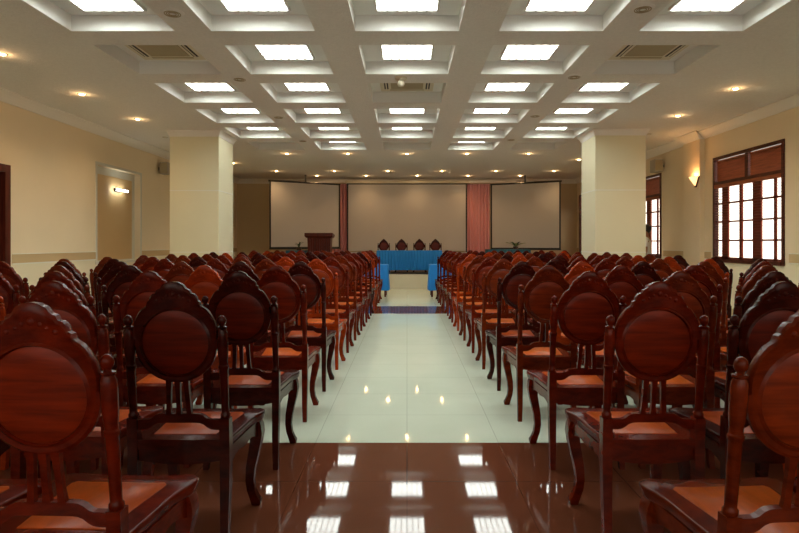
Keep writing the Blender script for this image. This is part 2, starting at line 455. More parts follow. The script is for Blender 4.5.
# ------------------------------------------------------------------ windows on the right wall
def window(n, ya, yb):
    """ya nearer the camera, yb farther"""
    W = yb - ya
    x0, x1 = XW + 0.02, XW + 0.06
    bm = bmesh.new()
    fw = 0.06
    box(bm, XW - 0.02, x1, ya, ya + fw, WZ0, WZ1); box(bm, XW - 0.02, x1, yb - fw, yb, WZ0, WZ1)
    box(bm, XW - 0.02, x1, ya + fw, yb - fw, WZ1 - fw, WZ1); box(bm, XW - 0.03, x1, ya + fw, yb - fw, WZ0, WZ0 + 0.06)
    w = struct('window_%d' % n, bm, 'window_wood')
    ZT = 2.40                                        # transom bar
    struct('transom_bar', B(XW - 0.01, x1, ya + fw, yb - fw, ZT, ZT + 0.07), 'window_wood', w)
    ym = ya + W * 0.49
    struct('transom_post', B(XW, x1, ym - 0.05, ym + 0.05, ZT + 0.07, WZ1 - fw), 'window_wood', w)
    # opening casements: stiles, rails and bars
    def f(t): return yb - t                          # t measured from the far edge
    bars = [(0.0 + fw, 0.24 + 0.02), ]
    # (t0, t1) uprights of the two casements
    bm = bmesh.new(); bx0, bx1 = XW + 0.026, XW + 0.056
    ups = [(0.24, 0.44), (0.79, 0.87), (1.18, 1.41), (1.74, 1.79)]
    for a, b in ups: box(bm, bx0, bx1, f(b), f(a), WZ0 + 0.06, ZT)
    zr = [WZ0 + 0.06 + (ZT - WZ0 - 0.06) * k / 4 for k in range(1, 4)]
    for z in zr: box(bm, bx0 + 0.005, bx1 - 0.005, ya + fw, yb - fw, z - 0.016, z + 0.016)
    box(bm, bx0, bx1, ya + fw, yb - fw, ZT - 0.05, ZT); box(bm, bx0, bx1, ya + fw, yb - fw, WZ0 + 0.06, WZ0 + 0.10)
    struct('casement', bm, 'sash_wood', w)
    # vertical bars outside the near light
    bm = bmesh.new()
    for t in (1.83, 1.88, 1.93): box(bm, XW + 0.085, XW + 0.097, f(t + 0.012), f(t), WZ0, ZT)
    struct('guard_bar', bm, 'sash_wood', w)
    # glass
    bm = B(XW + 0.040, XW + 0.043, ya + fw, yb - fw, WZ0 + 0.06, ZT)
    struct('pane', bm, 'glass', w)
    struct('pane', B(XW + 0.040, XW + 0.043, ya + fw, yb - fw, ZT + 0.07, WZ1 - fw), 'glass', w)
    # louvred shutter edge at the far side
    bm = bmesh.new()
    k = 0
    z = WZ0 + 0.10
    while z < ZT - 0.06:
        box(bm, XW + 0.065, XW + 0.090, f(0.24), f(fw), z, z + 0.008); z += 0.052
    struct('louvre', bm, 'sash_wood', w)
    # venetian blind, slats lying open
    bm = bmesh.new(); z = WZ0 + 0.12
    while z < ZT - 0.04:
        box(bm, XW - 0.015, XW + 0.025, ya + fw + 0.01, yb - fw - 0.01, z, z + 0.0016); z += 0.048
    bl = struct('venetian_blind', bm, 'blind', w)
    struct('head_rail', B(XW - 0.025, XW + 0.035, ya + fw, yb - fw, ZT - 0.055, ZT + 0.01), 'blind', w)
    # closed blinds in the two transom lights
    for a, b in ((ya + fw, ym - 0.05), (ym + 0.05, yb - fw)):
        bm = bmesh.new(); z = ZT + 0.085
        while z < WZ1 - fw - 0.05:
            c, s = 0.0225 * cos(1.18), 0.0225 * sin(1.18)
            loft(bm, [[(XW + 0.015 - c, y, z - s), (XW + 0.015 + c, y, z + s), (XW + 0.0165 + c, y, z + s - .001), (XW + 0.0165 - c, y, z - s - .001)] for y in (a + 0.01, b - 0.045)])
            z += 0.0375
        box(bm, XW, XW + 0.03, a + 0.01, b - 0.045, WZ1 - fw - 0.045, WZ1 - fw - 0.012)
        struct('transom_blind', bm, 'blind', w)
for i, (a, b) in enumerate(win_y): window(i + 1, a, b)

# ------------------------------------------------------------------ stage
STG = 0.43; SY = 16.0
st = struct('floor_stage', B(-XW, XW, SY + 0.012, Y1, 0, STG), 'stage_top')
bm = B(-XW, XW, SY, SY + 0.012, 0, STG)
struct('stage_front', bm, 'stage', st)
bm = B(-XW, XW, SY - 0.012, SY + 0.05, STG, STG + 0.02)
struct('stage_nosing_shade', bm, 'black', st)  # black colour stands in for the shaded gap below the table skirt

# pelmet above the screens
pel = struct('trim_7', B(-3.5, 3.7, 19.25, Y1, 3.34, 3.44), 'crown')
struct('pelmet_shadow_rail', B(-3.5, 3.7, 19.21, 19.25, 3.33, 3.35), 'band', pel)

# ------------------------------------------------------------------ screens and curtains
def screen(name, label, p0, p1, zb, zt, hang=None, casing=False):
    """p0,p1: (x,y) of left and right lower corners"""
    a, b = Vector((*p0, 0)), Vector((*p1, 0))
    mid = (a + b) / 2; d = (b - a); w = d.length; ang = math.atan2(d.y, d.x)
    t = thing(name, label, 'projection screen', (mid.x, mid.y, zb), ang, None)
    h = zt - zb
    obj('screen_cloth', B(-w / 2 + .05, w / 2 - .05, -0.002, 0.002, 0.04, h - 0.03), 'screen', t)
    bm = bmesh.new(); e = 0.05
    box(bm, -w / 2, -w / 2 + e, -0.006, 0.006, 0.0, h); box(bm, w / 2 - e, w / 2, -0.006, 0.006, 0.0, h)
    box(bm, -w / 2 + e, w / 2 - e, -0.006, 0.006, h - 0.035, h)
    if not casing: box(bm, -w / 2 + e, w / 2 - e, -0.006, 0.006, 0.0, 0.045)
    obj('border', bm, 'black', t)
    obj('weight_bar', tube(bmesh.new(), [(-w / 2 - .01, 0, -0.015), (w / 2 + .01, 0, -0.015)], 0.016), 'white_trim' if casing else 'black', t)
    if casing:
        obj('casing', B(-w / 2 - .05, w / 2 + .05, -0.05, 0.05, h, h + 0.09), 'ivory', t, bevel=0.01)
    else:
        obj('casing', tube(bmesh.new(), [(-w / 2 - .02, 0.03, h + 0.0), (w / 2 + .02, 0.03, h + 0.0)], 0.028), 'black', t)
    if hang:
        for s in (0.0,): obj('hanging_bracket', B(s * w - 0.03, s * w + 0.03, 0.018, 0.042, h, hang - zb), 'metal', t)
    return t
screen('projection_screen', 'wide central projection screen behind the blue head table', (-2.04, 19.165), (2.04, 19.165), 1.00, 3.33, None, True)
screen('projection_screen', 'angled projection screen on the left, above the wooden lectern', (-4.31, 17.7), (-2.24, 18.9), 1.14, 3.27, ZC)
screen('projection_screen', 'angled projection screen on the right, behind the plant on the teal table', (2.80, 18.9), (4.86, 17.85), 1.11, 3.27, ZC)

def curtain(x0, x1, label, waves):
    n = waves * 10
    prof = []
    for i in range(n + 1):
        t = i / n
        prof.append((x0 + (x1 - x0) * t, 0.05 * sin(2 * pi * waves * t) + 0.01 * sin(2 * pi * waves * 0.37 * t + 1)))
    bm = bmesh.new()
    rings = []
    for z, k in ((STG + 0.02, 1.15), (1.5, 1.0), (2.6, 0.85), (3.33, 0.7)):
        fr = [(x, 19.40 + y * k - 0.003, z) for x, y in prof]; bk = [(x, 19.40 + y * k + 0.003, z) for x, y in reversed(prof)]
        rings.append(fr + bk)
    loft(bm, rings)
    tag(obj('curtain', bm, 'curtain', smooth=True), label, 'curtain', 'pink stage curtains')
curtain(-2.75, -1.98, 'narrow pink curtain between the left and central screens', 7)
curtain(1.98, 2.84, 'wider pink pleated curtain between the central and right screens', 8)

# ------------------------------------------------------------------ tables with cloths
def skirt_mesh(x0, x1, y0, y1, zt, zb, pleat, amp, flare=0.0, step=0.012):
    """cloth: flat top and hanging pleated sides as one surface"""
    per = []
    cs = [(x0, y0), (x1, y0), (x1, y1), (x0, y1)]
    L = 0
    for k in range(4):
        a, b = Vector(cs[k]), Vector(cs[(k + 1) % 4]); d = b - a; n = max(2, int(d.length / step))
        nrm = Vector((d.y, -d.x)).normalized()
        for i in range(n):
            s = i / n
            edge = min(s, 1 - s) * d.length
            o = amp * (0.5 + 0.5 * sin(2 * pi * (L + s * d.length) / pleat)) * min(1, edge / 0.03)
            dirv = nrm
            per.append((a + d * s, dirv, o, edge))
        L += d.length
    bm = bmesh.new()
    rings = []
    for q, z in ((0.0, zt), (0.02, zt - 0.012), (0.35, zt - (zt - zb) * 0.35), (0.7, zt - (zt - zb) * 0.7), (1.0, zb)):
        r = []
        for p, nv, o, e in per:
            c = p + nv * (o * (0.3 + 0.7 * q) * (q > 0) + flare * q)
            if e < 1e-6: c = p + Vector((1 if p.x > (x0 + x1) / 2 else -1, 1 if p.y > (y0 + y1) / 2 else -1)) * (flare * q)
            r.append((c.x, c.y, z))
        rings.append(r)
    loft(bm, rings, cap=False)
    bm.verts.ensure_lookup_table()
    n = len(per)
    bm.faces.new(bm.verts[:n])
    return bm

def table(label, x0, x1, y0, y1, ztop, zfloor, cloth_label, mname, pleat, amp, zb, flare=0.0, group=None):
    t = thing('folding_table', label, 'table', ((x0 + x1) / 2, (y0 + y1) / 2, zfloor))
    w, d, h = (x1 - x0) / 2, (y1 - y0) / 2, ztop - zfloor
    obj('tabletop', B(-w + .01, w - .01, -d + .01, d - .01, h - 0.035, h - 0.004), 'lectern', t)
    for sx in (-1, 1):
        for sy in (-1, 1):
            obj('leg', B(sx * (w - .06) - .022, sx * (w - .06) + .022, sy * (d - .06) - .022, sy * (d - .06) + .022, 0, h - 0.035), 'lectern', t)
    c = obj('tablecloth', skirt_mesh(x0, x1, y0, y1, ztop, zb, pleat, amp, flare), mname, smooth=True)
    tag(c, cloth_label, 'tablecloth', group)
table('long head table on the stage under a pleated blue cloth', -0.88, 1.02, 16.42, 16.98, 1.09, STG + 0.0,
      'pleated bright blue cloth on the head table on the stage', 'blue', 0.085, 0.028, 0.52)
table('table on the floor left of the aisle end, under a blue cloth', -1.70, -0.47, 13.70, 14.30, 0.78, 0,
      'blue cloth hanging off the table left of the aisle end', 'blue', 0.16, 0.012, 0.16, 0.03)
table('table on the floor right of the aisle end, under a blue cloth', 0.55, 1.80, 13.70, 14.30, 0.78, 0,
      'blue cloth hanging off the table right of the aisle end', 'blue', 0.16, 0.012, 0.16, 0.03)
table('table on the stage under a dark teal cloth in front of the right screen', 2.38, 3.66, 16.70, 17.25, 1.12, STG,
      'dark teal cloth on the stage table in front of the right screen', 'teal', 0.09, 0.015, 0.46)
table('small table on the stage left of the lectern under a dark cloth', -3.62, -3.02, 16.85, 17.30, 1.09, STG,
      'dark teal cloth on the small table left of the lectern', 'teal', 0.09, 0.012, 0.46)

# ------------------------------------------------------------------ lectern
t = thing('lectern', 'dark wooden lectern standing on the stage in front of the left screen', 'lectern', (-2.58, 16.75, STG))
bm = bmesh.new()
loft(bm, [[(-.31, -.20, 0.08), (.31, -.20, 0.08), (.31, .20, 0.08), (-.31, .20, 0.08)], [(-.34, -.22, 1.03), (.34, -.22, 1.03), (.34, .2, 1.03), (-.34, .2, 1.03)]])
obj('body', bm, 'lectern', t, bevel=0.008)
bm = bmesh.new()
for i in range(9):
    x = -0.27 + i * 0.0675
    box(bm, x - 0.02, x + 0.02, -0.232, -0.195, 0.14, 1.0)
obj('fluted_front', bm, 'lectern', t, bevel=0.004)
obj('plinth', B(-.36, .36, -.25, .23, 0, 0.08), 'lectern', t, bevel=0.008)
bm = bmesh.new()
loft(bm, [[(-.37, -.25, 1.03), (.37, -.25, 1.03), (.37, .24, 1.03), (-.37, .24, 1.03)], [(-.41, -.29, 1.08), (.41, -.29, 1.08), (.41, .27, 1.08), (-.41, .27, 1.08)],
          [(-.41, -.29, 1.175), (.41, -.29, 1.175), (.41, .27, 1.13), (-.41, .27, 1.13)]])
obj('sloping_top', bm, 'lectern', t, bevel=0.006)

# ------------------------------------------------------------------ plants on the stage tables
def plant(label, x, y, z, leaves, hgt, spread, mats, seed):
    rnd = random.Random(seed)
    t = thing('potted_plant', label, 'plant', (x, y, z))
    obj('pot', lathe(bmesh.new(), [(0, .06), (0.01, .07), (.07, .085), (.085, .09), (.085, .075), (.07, .07)], 14), 'pot', t, smooth=True)
    for i in range(leaves):
        a = 2 * pi * i / leaves + rnd.uniform(-.3, .3); s = spread * rnd.uniform(.6, 1.1); h = hgt * rnd.uniform(.6, 1.05)
        bm = bmesh.new(); rings = []
        for k in range(7):
            q = k / 6
            r = s * q; zz = 0.07 + h * (1.5 * q - 0.75 * q * q)
            wd = 0.026 * (sin(pi * min(1, q * .9 + .1)) + .12) * spread / 0.25
            px, py = cos(a) * r, sin(a) * r
            nx, ny = -sin(a) * wd, cos(a) * wd
            rings.append([(px - nx, py - ny, zz + .006), (px, py, zz - .004), (px + nx, py + ny, zz + .006), (px, py, zz)])
        loft(bm, rings)
        obj('leaf', bm, mats[i % len(mats)], t, smooth=True)
plant('spiky green plant on the teal table before the right screen', 3.25, 16.9, 1.12, 14, 0.2, 0.30, ['leaf', 'leaf_pale', 'leaf_dark'], 3)
plant('small dark leafed plant beside the lectern before the left screen', -3.25, 17.0, 1.09, 7, 0.24, 0.14, ['leaf_dark', 'leaf'], 5)

# ------------------------------------------------------------------ carved chairs
LEAN = -0.115; YB = -0.205        # back posts lean backwards above the seat
def yb(z): return YB + LEAN * max(0, z - 0.5)

def ring_pts(n=40):
    return [2 * pi * i / n for i in range(n)]
RC = 0.89
def back_frame_bm():
    bm = bmesh.new(); n = 40
    prof = [(0.0, -0.010), (0.10, -0.016), (0.35, -0.010), (0.75, -0.012), (1.0, -0.006), (1.0, 0.006), (0.75, 0.012), (0.35, 0.010), (0.10, 0.016), (0.0, 0.010)]
    rings = []
    for a in ring_pts(n):
        r = []
        for q, y in prof:
            ix, iz = 0.140, 0.138; ox, oz = 0.176, 0.172
            rx, rz = ix + (ox - ix) * q, iz + (oz - iz) * q
            z = RC + rz * sin(a); r.append((rx * cos(a), yb(z) + y, z))
        rings.append(r)
    loft(bm, rings, closed=True)
    return bm
def back_panel_bm():
    bm = bmesh.new(); n = 40
    rings = []
    for k, y in ((0.6, -0.012), (0.9, -0.010), (1.0, -0.004), (1.0, 0.004), (0.9, 0.010), (0.6, 0.012)):
        rings.append([(0.145 * k * cos(a), yb(RC + 0.143 * k * sin(a)) + y, RC + 0.143 * k * sin(a)) for a in ring_pts(n)])
    loft(bm, rings)
    return bm
CREST = [(.176, .905), (.177, .935), (.174, .960), (.167, .984), (.157, 1.004), (.146, 1.022), (.133, 1.036), (.121, 1.043), (.113, 1.050), (.110, 1.064), (.101, 1.070),
         (.098, 1.084), (.086, 1.098), (.074, 1.101), (.068, 1.114), (.053, 1.121), (.043, 1.136), (.022, 1.147), (0, 1.150)]
CREST_POINTED = [(.176, .905), (.174, .94), (.163, .98), (.145, 1.018), (.122, 1.052), (.094, 1.083), (.066, 1.108), (.047, 1.120), (.040, 1.135), (.022, 1.148), (.010, 1.156), (0, 1.158)]
def crest_bm(outline):
    out = outline + [(-x, z) for x, z in reversed(outline[:-1])]
    m = len(out)
    bm = bmesh.new()
    a0 = math.asin((0.905 - RC) / 0.168)
    rings = []
    for i, (x, z) in enumerate(out):
        a = a0 + (pi - 2 * a0) * i / (m - 1)
        ix, iz = 0.158 * cos(a), RC + 0.155 * sin(a)
        r = []
        for q, y in ((0, -0.012), (0.55, -0.013), (0.85, -0.017), (1, -0.010), (1, 0.010), (0.85, 0.017), (0.55, 0.013), (0, 0.012)):
            zz = iz + (z - iz) * q
            r.append((ix + (x - ix) * q, yb(zz) + y, zz))
        rings.append(r)
    loft(bm, rings)
    for x, z, r in ((0, 1.098, .012), (-.026, 1.090, .007), (.026, 1.090, .007), (.068, 1.070, .009), (-.068, 1.070, .009), (.044, 1.080, .006), (-.044, 1.080, .006)):
        for s in (-1, 1): ball(bm, (x, yb(z) + s * 0.013, z), r, 1, .6, 1, 8, 5)
    return bm
def post_bm(sx):
    bm = bmesh.new()
    X = sx * 0.1975
    lathe(bm, [(.560, .017), (.566, .021), (.578, .021), (.584, .0165), (.60, .0165), (.70, .0180), (.775, .0190), (.780, .0225), (.790, .0225), (.795, .0185),
               (.81, .0185), (.845, .0225), (.90, .0235), (.935, .0225), (.948, .017), (.952, .0215), (.958, .0215), (.962, .011), (.968, .011)], 12, X, YB, LEAN, 0.5)
    return bm
def finial_bm(sx):
    bm = bmesh.new(); X = sx * 0.1975
    lathe(bm, [(.965, .010), (.969, .014), (.976, .0180), (.985, .0190), (.996, .0165), (1.003, .011), (1.007, .004)], 12, X, YB, LEAN, 0.5)
    return bm
def rear_leg_bm(sx):
    X = sx * 0.1975
    return sweep_square(bmesh.new(), [(X * 1.02, YB - .025, 0, .015), (X, YB - .012, .10, .017), (X, YB - .002, .28, .020), (X, YB, .44, .0215), (X, yb(.562), .562, .0215)])
def front_leg_bm(sx):
    bm = bmesh.new(); rings = []
    base = Vector((sx * 0.206, 0.198)); d = Vector((sx * 0.75, 0.66))
    for z, off, h in ((.425, .002, .029), (.40, .008, .030), (.36, .012, .0295), (.31, .008, .027), (.25, -.002, .024), (.19, -.011, .0215), (.13, -.014, .0195), (.08, -.009, .019),
                      (.045, .000, .020), (.02, .008, .023), (.0, .009, .019)):
        c = base + d * off * 1.5
        rings.append([(c.x - h, c.y - h, z), (c.x, c.y - h * 1.06, z), (c.x + h, c.y - h, z), (c.x + h * 1.06, c.y, z), (c.x + h, c.y + h, z), (c.x, c.y + h * 1.06, z), (c.x - h, c.y + h, z), (c.x - h * 1.06, c.y, z)])
    loft(bm, rings)
    return bm
SEAT_R = [(.005, -.225), (.178, -.225), (.178, -.195), (.21, -.18), (.214, -.12), (.220, -.04), (.224, .04), (.229, .10), (.240, .145), (.252, .180), (.256, .210), (.250, .236),
          (.228, .252), (.195, .254), (.15, .243), (.10, .238), (.05, .241)]
SEAT = SEAT_R + [(0, .243)] + [(-x, y) for x, y in reversed(SEAT_R)]
def seat_bm():
    bm = bmesh.new(); rings = []
    for z, k in ((.425, .955), (.430, .975), (.438, .985), (.446, .99), (.452, 1.0), (.462, 1.0), (.468, .985), (.470, .965)):
        rings.append([(x * k, y * k if y > 0 else y, z) for x, y in SEAT])
    loft(bm, rings)
    return bm
def seat_panel_bm():
    bm = bmesh.new()
    o = [(-.135, -.155), (.135, -.155), (.150, .0), (.165, .12), (.168, .155), (.155, .170), (.10, .165), (0, .168), (-.10, .165), (-.155, .170), (-.168, .155), (-.165, .12), (-.150, .0)]
    loft(bm, [[(x, y, .466) for x, y in o], [(x, y, .4725) for x, y in o], [(x * .985, y * .985, .4740) for x, y in o]])
    return bm
def rail_bm():
    """cloud shaped lower back rail"""
    n = 24; rings = []
    for i in range(n + 1):
        x = -0.18 + 0.36 * i / n; a = abs(x)
        s = 1 / (1 + math.exp((a - 0.115) / 0.009))           # 1 in the raised middle, 0 at the ends
        zt = .548 + .032 * s + 0.006 * cos(x * 40) * (1 - s); zb_ = .512 + .030 * s
        rings.append([(x, yb(.54) - .012, zb_), (x, yb(.54) + .012, zb_), (x, yb(.54) + .012, zt), (x, yb(.54) - .012, zt)])
    return loft(bmesh.new(), rings)
def spindle_bm(x0, x1):
    bm = bmesh.new()
    loft(bm, [[(x0 + (x1 - x0) * q - w, yb(z) - w * .8, z), (x0 + (x1 - x0) * q + w, yb(z) - w * .8, z), (x0 + (x1 - x0) * q + w, yb(z) + w * .8, z), (x0 + (x1 - x0) * q - w, yb(z) + w * .8, z)]
              for q, z, w in ((0, .572, .0115), (.3, .61, .0095), (.8, .69, .010), (1, .728, .0125))])
    return bm
def apron_bm(side):
    """side: 0 front, 1 right, -1 left, 2 rear; scalloped lower edge"""
    n = 22; rings = []
    for i in range(n + 1):
        q = i / n; u = abs(q - .5) * 2
        drop = 0.050 + 0.022 * u ** 3 + 0.010 * (cos(u * 2 * pi * 1.0) * .5 + .5)
        if side == 2: drop = 0.068 - 0.018 * u ** 2
        if side == 0: x, y = -.20 + .40 * q, .218
        elif side == 2: x, y = -.18 + .36 * q, YB + .006
        else: x, y = side * (.198 + .022 * q), -.185 + .365 * q
        dx, dy = (0, .010) if side in (0, 2) else (.010, 0)
        zt = .427
        rings.append([(x - dx, y - dy, zt - drop), (x + dx, y + dy, zt - drop), (x + dx, y + dy, zt), (x - dx, y - dy, zt)])
    return loft(bmesh.new(), rings)

PARTS = None
def chair_meshes():
    P = []
    def add(name, bm, slot, sub=None, smooth=True):
        o = obj(name, bm, 'frame_red', smooth=smooth)
        C.objects.unlink(o); me = o.data; bpy.data.objects.remove(o)
        P.append((name, me, slot, sub))
    add('seat', seat_bm(), 'frame'); add('seat_panel', seat_panel_bm(), 'seat', 'seat')
    add('back_frame', back_frame_bm(), 'frame'); add('back_panel', back_panel_bm(), 'panel', 'back_frame')
    add('crest', crest_bm(CREST), 'frame', 'back_frame')
    for s in (-1, 1): add('back_post', post_bm(s), 'frame'); add('finial', finial_bm(s), 'frame', 'back_post')
    add('back_rail', rail_bm(), 'frame', smooth=False)
    for a, b in ((-.045, -.036), (0, 0), (.045, .036)): add('spindle', spindle_bm(a, b), 'frame', smooth=False)
    for s in (-1, 1): add('leg', rear_leg_bm(s), 'frame', smooth=False)
    for s in (-1, 1): add('leg', front_leg_bm(s), 'frame')
    for s in (0, 1, -1, 2): add('apron', apron_bm(s), 'frame', smooth=False)
    return P
BASE = chair_meshes()
pointed = obj('crest', crest_bm(CREST_POINTED), 'frame_red', smooth=True)
C.objects.unlink(pointed); POINTED = pointed.data; bpy.data.objects.remove(pointed)

def build_proto(tone, pointed=False):
    root = bpy.data.objects.new('carved_chair', None)
    root.empty_display_size = 0.1
    kids = []; last = {}
    for name, me, slot, sub in BASE:
        if pointed and name == 'crest': me = POINTED
        m2 = me.copy(); m2.materials.clear(); m2.materials.append(M['%s_%s' % (slot, tone)])
        o = bpy.data.objects.new(name, m2)
        if sub: o.parent = last[sub]
        else: o.parent = root; last[name] = o
        kids.append(o)
    return root, kids
PROTO = {k: build_proto(k) for k in TONES}

def place(proto, loc, rz, label, cat, group, scale=1.0):
    root, kids = proto
    r = root.copy(); C.objects.link(r)
    r.location = loc; r.rotation_euler = (0, 0, rz); r.scale = (scale,) * 3
    m = {root: r}
    for k in kids:
        c = k.copy(); C.objects.link(c); c.parent = m[k.parent]; m[k] = c
    tag(r, label, cat, group)
    return r

TONE_WORD = {'dark': 'dark mahogany', 'red': 'deep red', 'brown': 'red-brown', 'orange': 'bright orange-red'}
ROWS = 14
fixed = {('L', 0, 0): 'red', ('L', 1, 0): 'dark', ('R', 1, 0): 'red', ('R', 0, 0): 'brown', ('L', 2, 0): 'dark', ('R', 2, 0): 'red', ('L', 2, 1): 'red', ('L', 3, 0): 'red',
         ('R', 2, 1): 'brown', ('R', 1, 1): 'dark', ('L', 1, 1): 'red', ('L', 3, 1): 'orange', ('L', 4, 0): 'dark', ('R', 3, 0): 'brown'}
def in_view(x, y):
    for dx in (-.27, .27):
        for dy in (-.26, .26):
            for z in (.42, 1.14):
                yy = y + dy
                if yy < 0.3: continue
                px = 407 + 565 * (x + dx) / yy; py = 243 + 565 * (EYE - z) / yy
                if -5 < px < 804 and -5 < py < 538: return True
    return False
rnd = random.Random(11)
for k in range(ROWS):
    yf = 2.02 + 0.86 * k
    yc = yf - 0.225
    drift = 0.015 * max(0, yf - 2.9)
    for side in ('L', 'R'):
        for c in range(6):
            x = (-0.975 - 0.524 * c + drift) if side == 'L' else (1.052 + 0.530 * c - drift)
            tone = rnd.choices(['dark', 'red', 'brown', 'orange'], [0.26, 0.34, 0.28, 0.12])[0]
            jx, jy, jr = rnd.uniform(-.003, .003), rnd.uniform(-.02, .02), rnd.uniform(-.8, .8)
            tone = fixed.get((side, k, c), tone)
            if (side, k) == ('R', 0): jx, jr = 0.028, 2.0
            if (side, k) == ('L', 0): jx, jr = -0.033, -2.0
            if not in_view(x, yc): continue
            if c == 5 and 10.6 < yc < 12.4: continue        # the pillars stand here
            seat_w = ['aisle seat', 'second from the aisle', 'third from the aisle', 'fourth from the aisle', 'fifth from the aisle', 'outermost'][c]
            row_w = 'nearest row' if k == 0 else ('last row before the stage' if k == ROWS - 1 else ORD[k] + ' row from camera')
            lab = '%s carved chair, %s, %s, %s block' % (TONE_WORD[tone], seat_w, row_w, 'left' if side == 'L' else 'right')
            place(PROTO[tone], (x + jx, yc + jy, 0), radians(jr), lab, 'chair', 'carved wooden chairs in the %s block' % ('left' if side == 'L' else 'right'))

PP = build_proto('dark', True)
for i, x in enumerate((-0.72, -0.17, 0.385, 0.88)):
    place(PP, (x, 17.25, STG + 0.002), pi, '%s pointed-back wooden chair from the left behind the head table' % ORD[i], 'chair', 'pointed chairs behind the head table', 0.87)

# ------------------------------------------------------------------ ceiling fixtures
def ceiling_light(x, yc, label, on=True, s=0.30):
    z = ZC + REC
    t = thing('ceiling_light', label, 'ceiling light', (x, yc, z), 0, 'square panel lights in the ceiling coffers')
    bm = bmesh.new(); e = 0.02
    box(bm, -s - e, s + e, -s - e, -s, -0.03, 0); box(bm, -s - e, s + e, s, s + e, -0.03, 0)
    box(bm, -s - e, -s, -s, s, -0.03, 0); box(bm, s, s + e, -s, s, -0.03, 0)
    obj('frame', bm, 'white_trim', t)
    obj('diffuser', B(-s, s, -s, s, -0.012, -0.004), 'panel_light' if on else 'white_trim', t)
    bm = bmesh.new()
    for i in range(1, 6):
        p = -s + 2 * s * i / 6
        box(bm, p - .006, p + .006, -s, s, -0.03, -0.013)
    for i in range(1, 5):
        p = -s + 2 * s * i / 5
        box(bm, -s, s, p - .006, p + .006, -0.0295, -0.0135)
    obj('louvre', bm, 'chrome', t)
def cassette(x, yc, label):
    z = ZC + REC; s = 0.40
    t = thing('air_conditioner', label, 'air conditioner', (x, yc, z), 0, 'ceiling cassette air conditioners')
    bm = B(-s, s, -s, s, -0.03, 0)
    obj('housing', bm, 'ivory', t, bevel=0.008)
    obj('grille', B(-.24, .24, -.24, .24, -0.037, -0.029), 'ivory_dark', t)
    for sx in (-1, 1):
        obj('air_slot', B(sx * .31 - .03, sx * .31 + .03, -.26, .26, -0.034, -0.029), 'slot', t)
        obj('louvre_flap', B(sx * .31 - .008, sx * .31 + .008, -.25, .25, -0.042, -0.033), 'ivory', t)
    for sy in (-1, 1):
        obj('air_slot', B(-.26, .26, sy * .31 - .02, sy * .31 + .02, -0.034, -0.029), 'ivory_dark', t)
colw = ['leftmost', 'second from left', 'middle', 'second from right', 'rightmost']
AC = {(1, 0), (1, 4), (2, 2)}
OFF = {(5, 0), (5, 2), (5, 4)}
for r, fe in enumerate(far_edges[1:]):
    for c, x in enumerate(cols):
        yc = fe - 0.18 - 0.30
        if (r, c) in AC:
            cassette(x, fe - 0.15 - 0.40, 'ivory air conditioner in the ceiling, %s' % {0: 'left side', 4: 'right side', 2: 'in the middle column'}[c])
        elif (r, c) not in OFF:
            row = 'nearest row' if r == 0 else ('farthest row' if r == 5 else ORD[r] + ' row from the camera')
            ceiling_light(x, yc, 'glowing square ceiling light, %s in the %s' % (colw[c], row))
# the row straight above, reflected in the front seats
for c, x in enumerate(cols):
    ceiling_light(x, far_edges[0] - 0.48, 'square ceiling light above the front chairs, %s of that overhead row' % colw[c])

def downlight(x, y, label, group, on=True):
    t = thing('downlight', label, 'downlight', (x, y, ZC), 0, group)
    bm = bmesh.new()
    loft(bm, [[(r * cos(a), r * sin(a), z) for a in ring_pts(20)] for r, z in ((.060, 0), (.060, -.006), (.048, -.010), (.040, -.006), (.040, 0))], cap=False)
    obj('rim', bm, 'chrome', t, smooth=True)
    if on:
        obj('bulb', lathe(bmesh.new(), [(-.018, .012), (-.014, .028), (-.004, .038), (0, .038)], 14), 'bulb', t, smooth=True)
        ld = bpy.data.lights.new('downlight_glow', 'POINT'); ld.energy = HALO_WATT; ld.color = WARM; ld.shadow_soft_size = 0.035
        lo = bpy.data.objects.new('downlight_glow', ld); C.objects.link(lo); lo.parent = t; lo.location = (0, 0, -0.05)
        ld = bpy.data.lights.new('downlight_beam', 'SPOT'); ld.energy = DOWN_WATT; ld.color = WARM; ld.shadow_soft_size = 0.04; ld.spot_size = radians(140); ld.spot_blend = 1.0
        lo = bpy.data.objects.new('downlight_beam', ld); C.objects.link(lo); lo.parent = t; lo.location = (0, 0, -0.045)
    else:
        obj('bulb', lathe(bmesh.new(), [(-.012, .012), (-.009, .028), (-.002, .038), (0, .038)], 14), 'ivory', t, smooth=True)
rowA = [(-2.96, 13.95), (-1.46, 13.95), (0, 13.95), (1.48, 13.95), (3.0, 13.95)]
rowB = [(-4.0, 17.3), (-2.23, 17.3), (-.58, 17.3), (1.07, 17.3), (2.72, 17.3), (4.5, 17.3)]
rowC = [(-2.95, 18.5), (-1.34, 18.5), (.33, 18.5), (2.0, 18.5), (3.7, 18.5)]
for grp, row in (('just beyond the coffers', rowA), ('over the stage front', rowB), ('nearest the screens', rowC)):
    for i, (x, y) in enumerate(row):
        downlight(x, y, 'small warm downlight, %s from left in the row %s' % (ORD[i], grp), 'downlights ' + grp)
for i, (x, y) in enumerate([(-4.73, 6.6), (-4.82, 8.38), (-4.8, 10.07), (-4.8, 15.6)]):
    downlight(x, y, 'small warm downlight along the left wall, %s from the camera' % ORD[i], 'downlights along the left wall')
for i, (x, y) in enumerate([(4.7, 8.08), (4.7, 9.8), (4.55, 14.95)]):
    downlight(x, y, 'small warm downlight along the right wall, %s from the camera' % ORD[i], 'downlights along the right wall')
downlight(4.9, 11.46, 'unlit round downlight beside the top of the right pillar', 'unlit downlights', False)
downlight(-5.05, 11.8, 'unlit round downlight beside the top of the left pillar', 'unlit downlights', False)

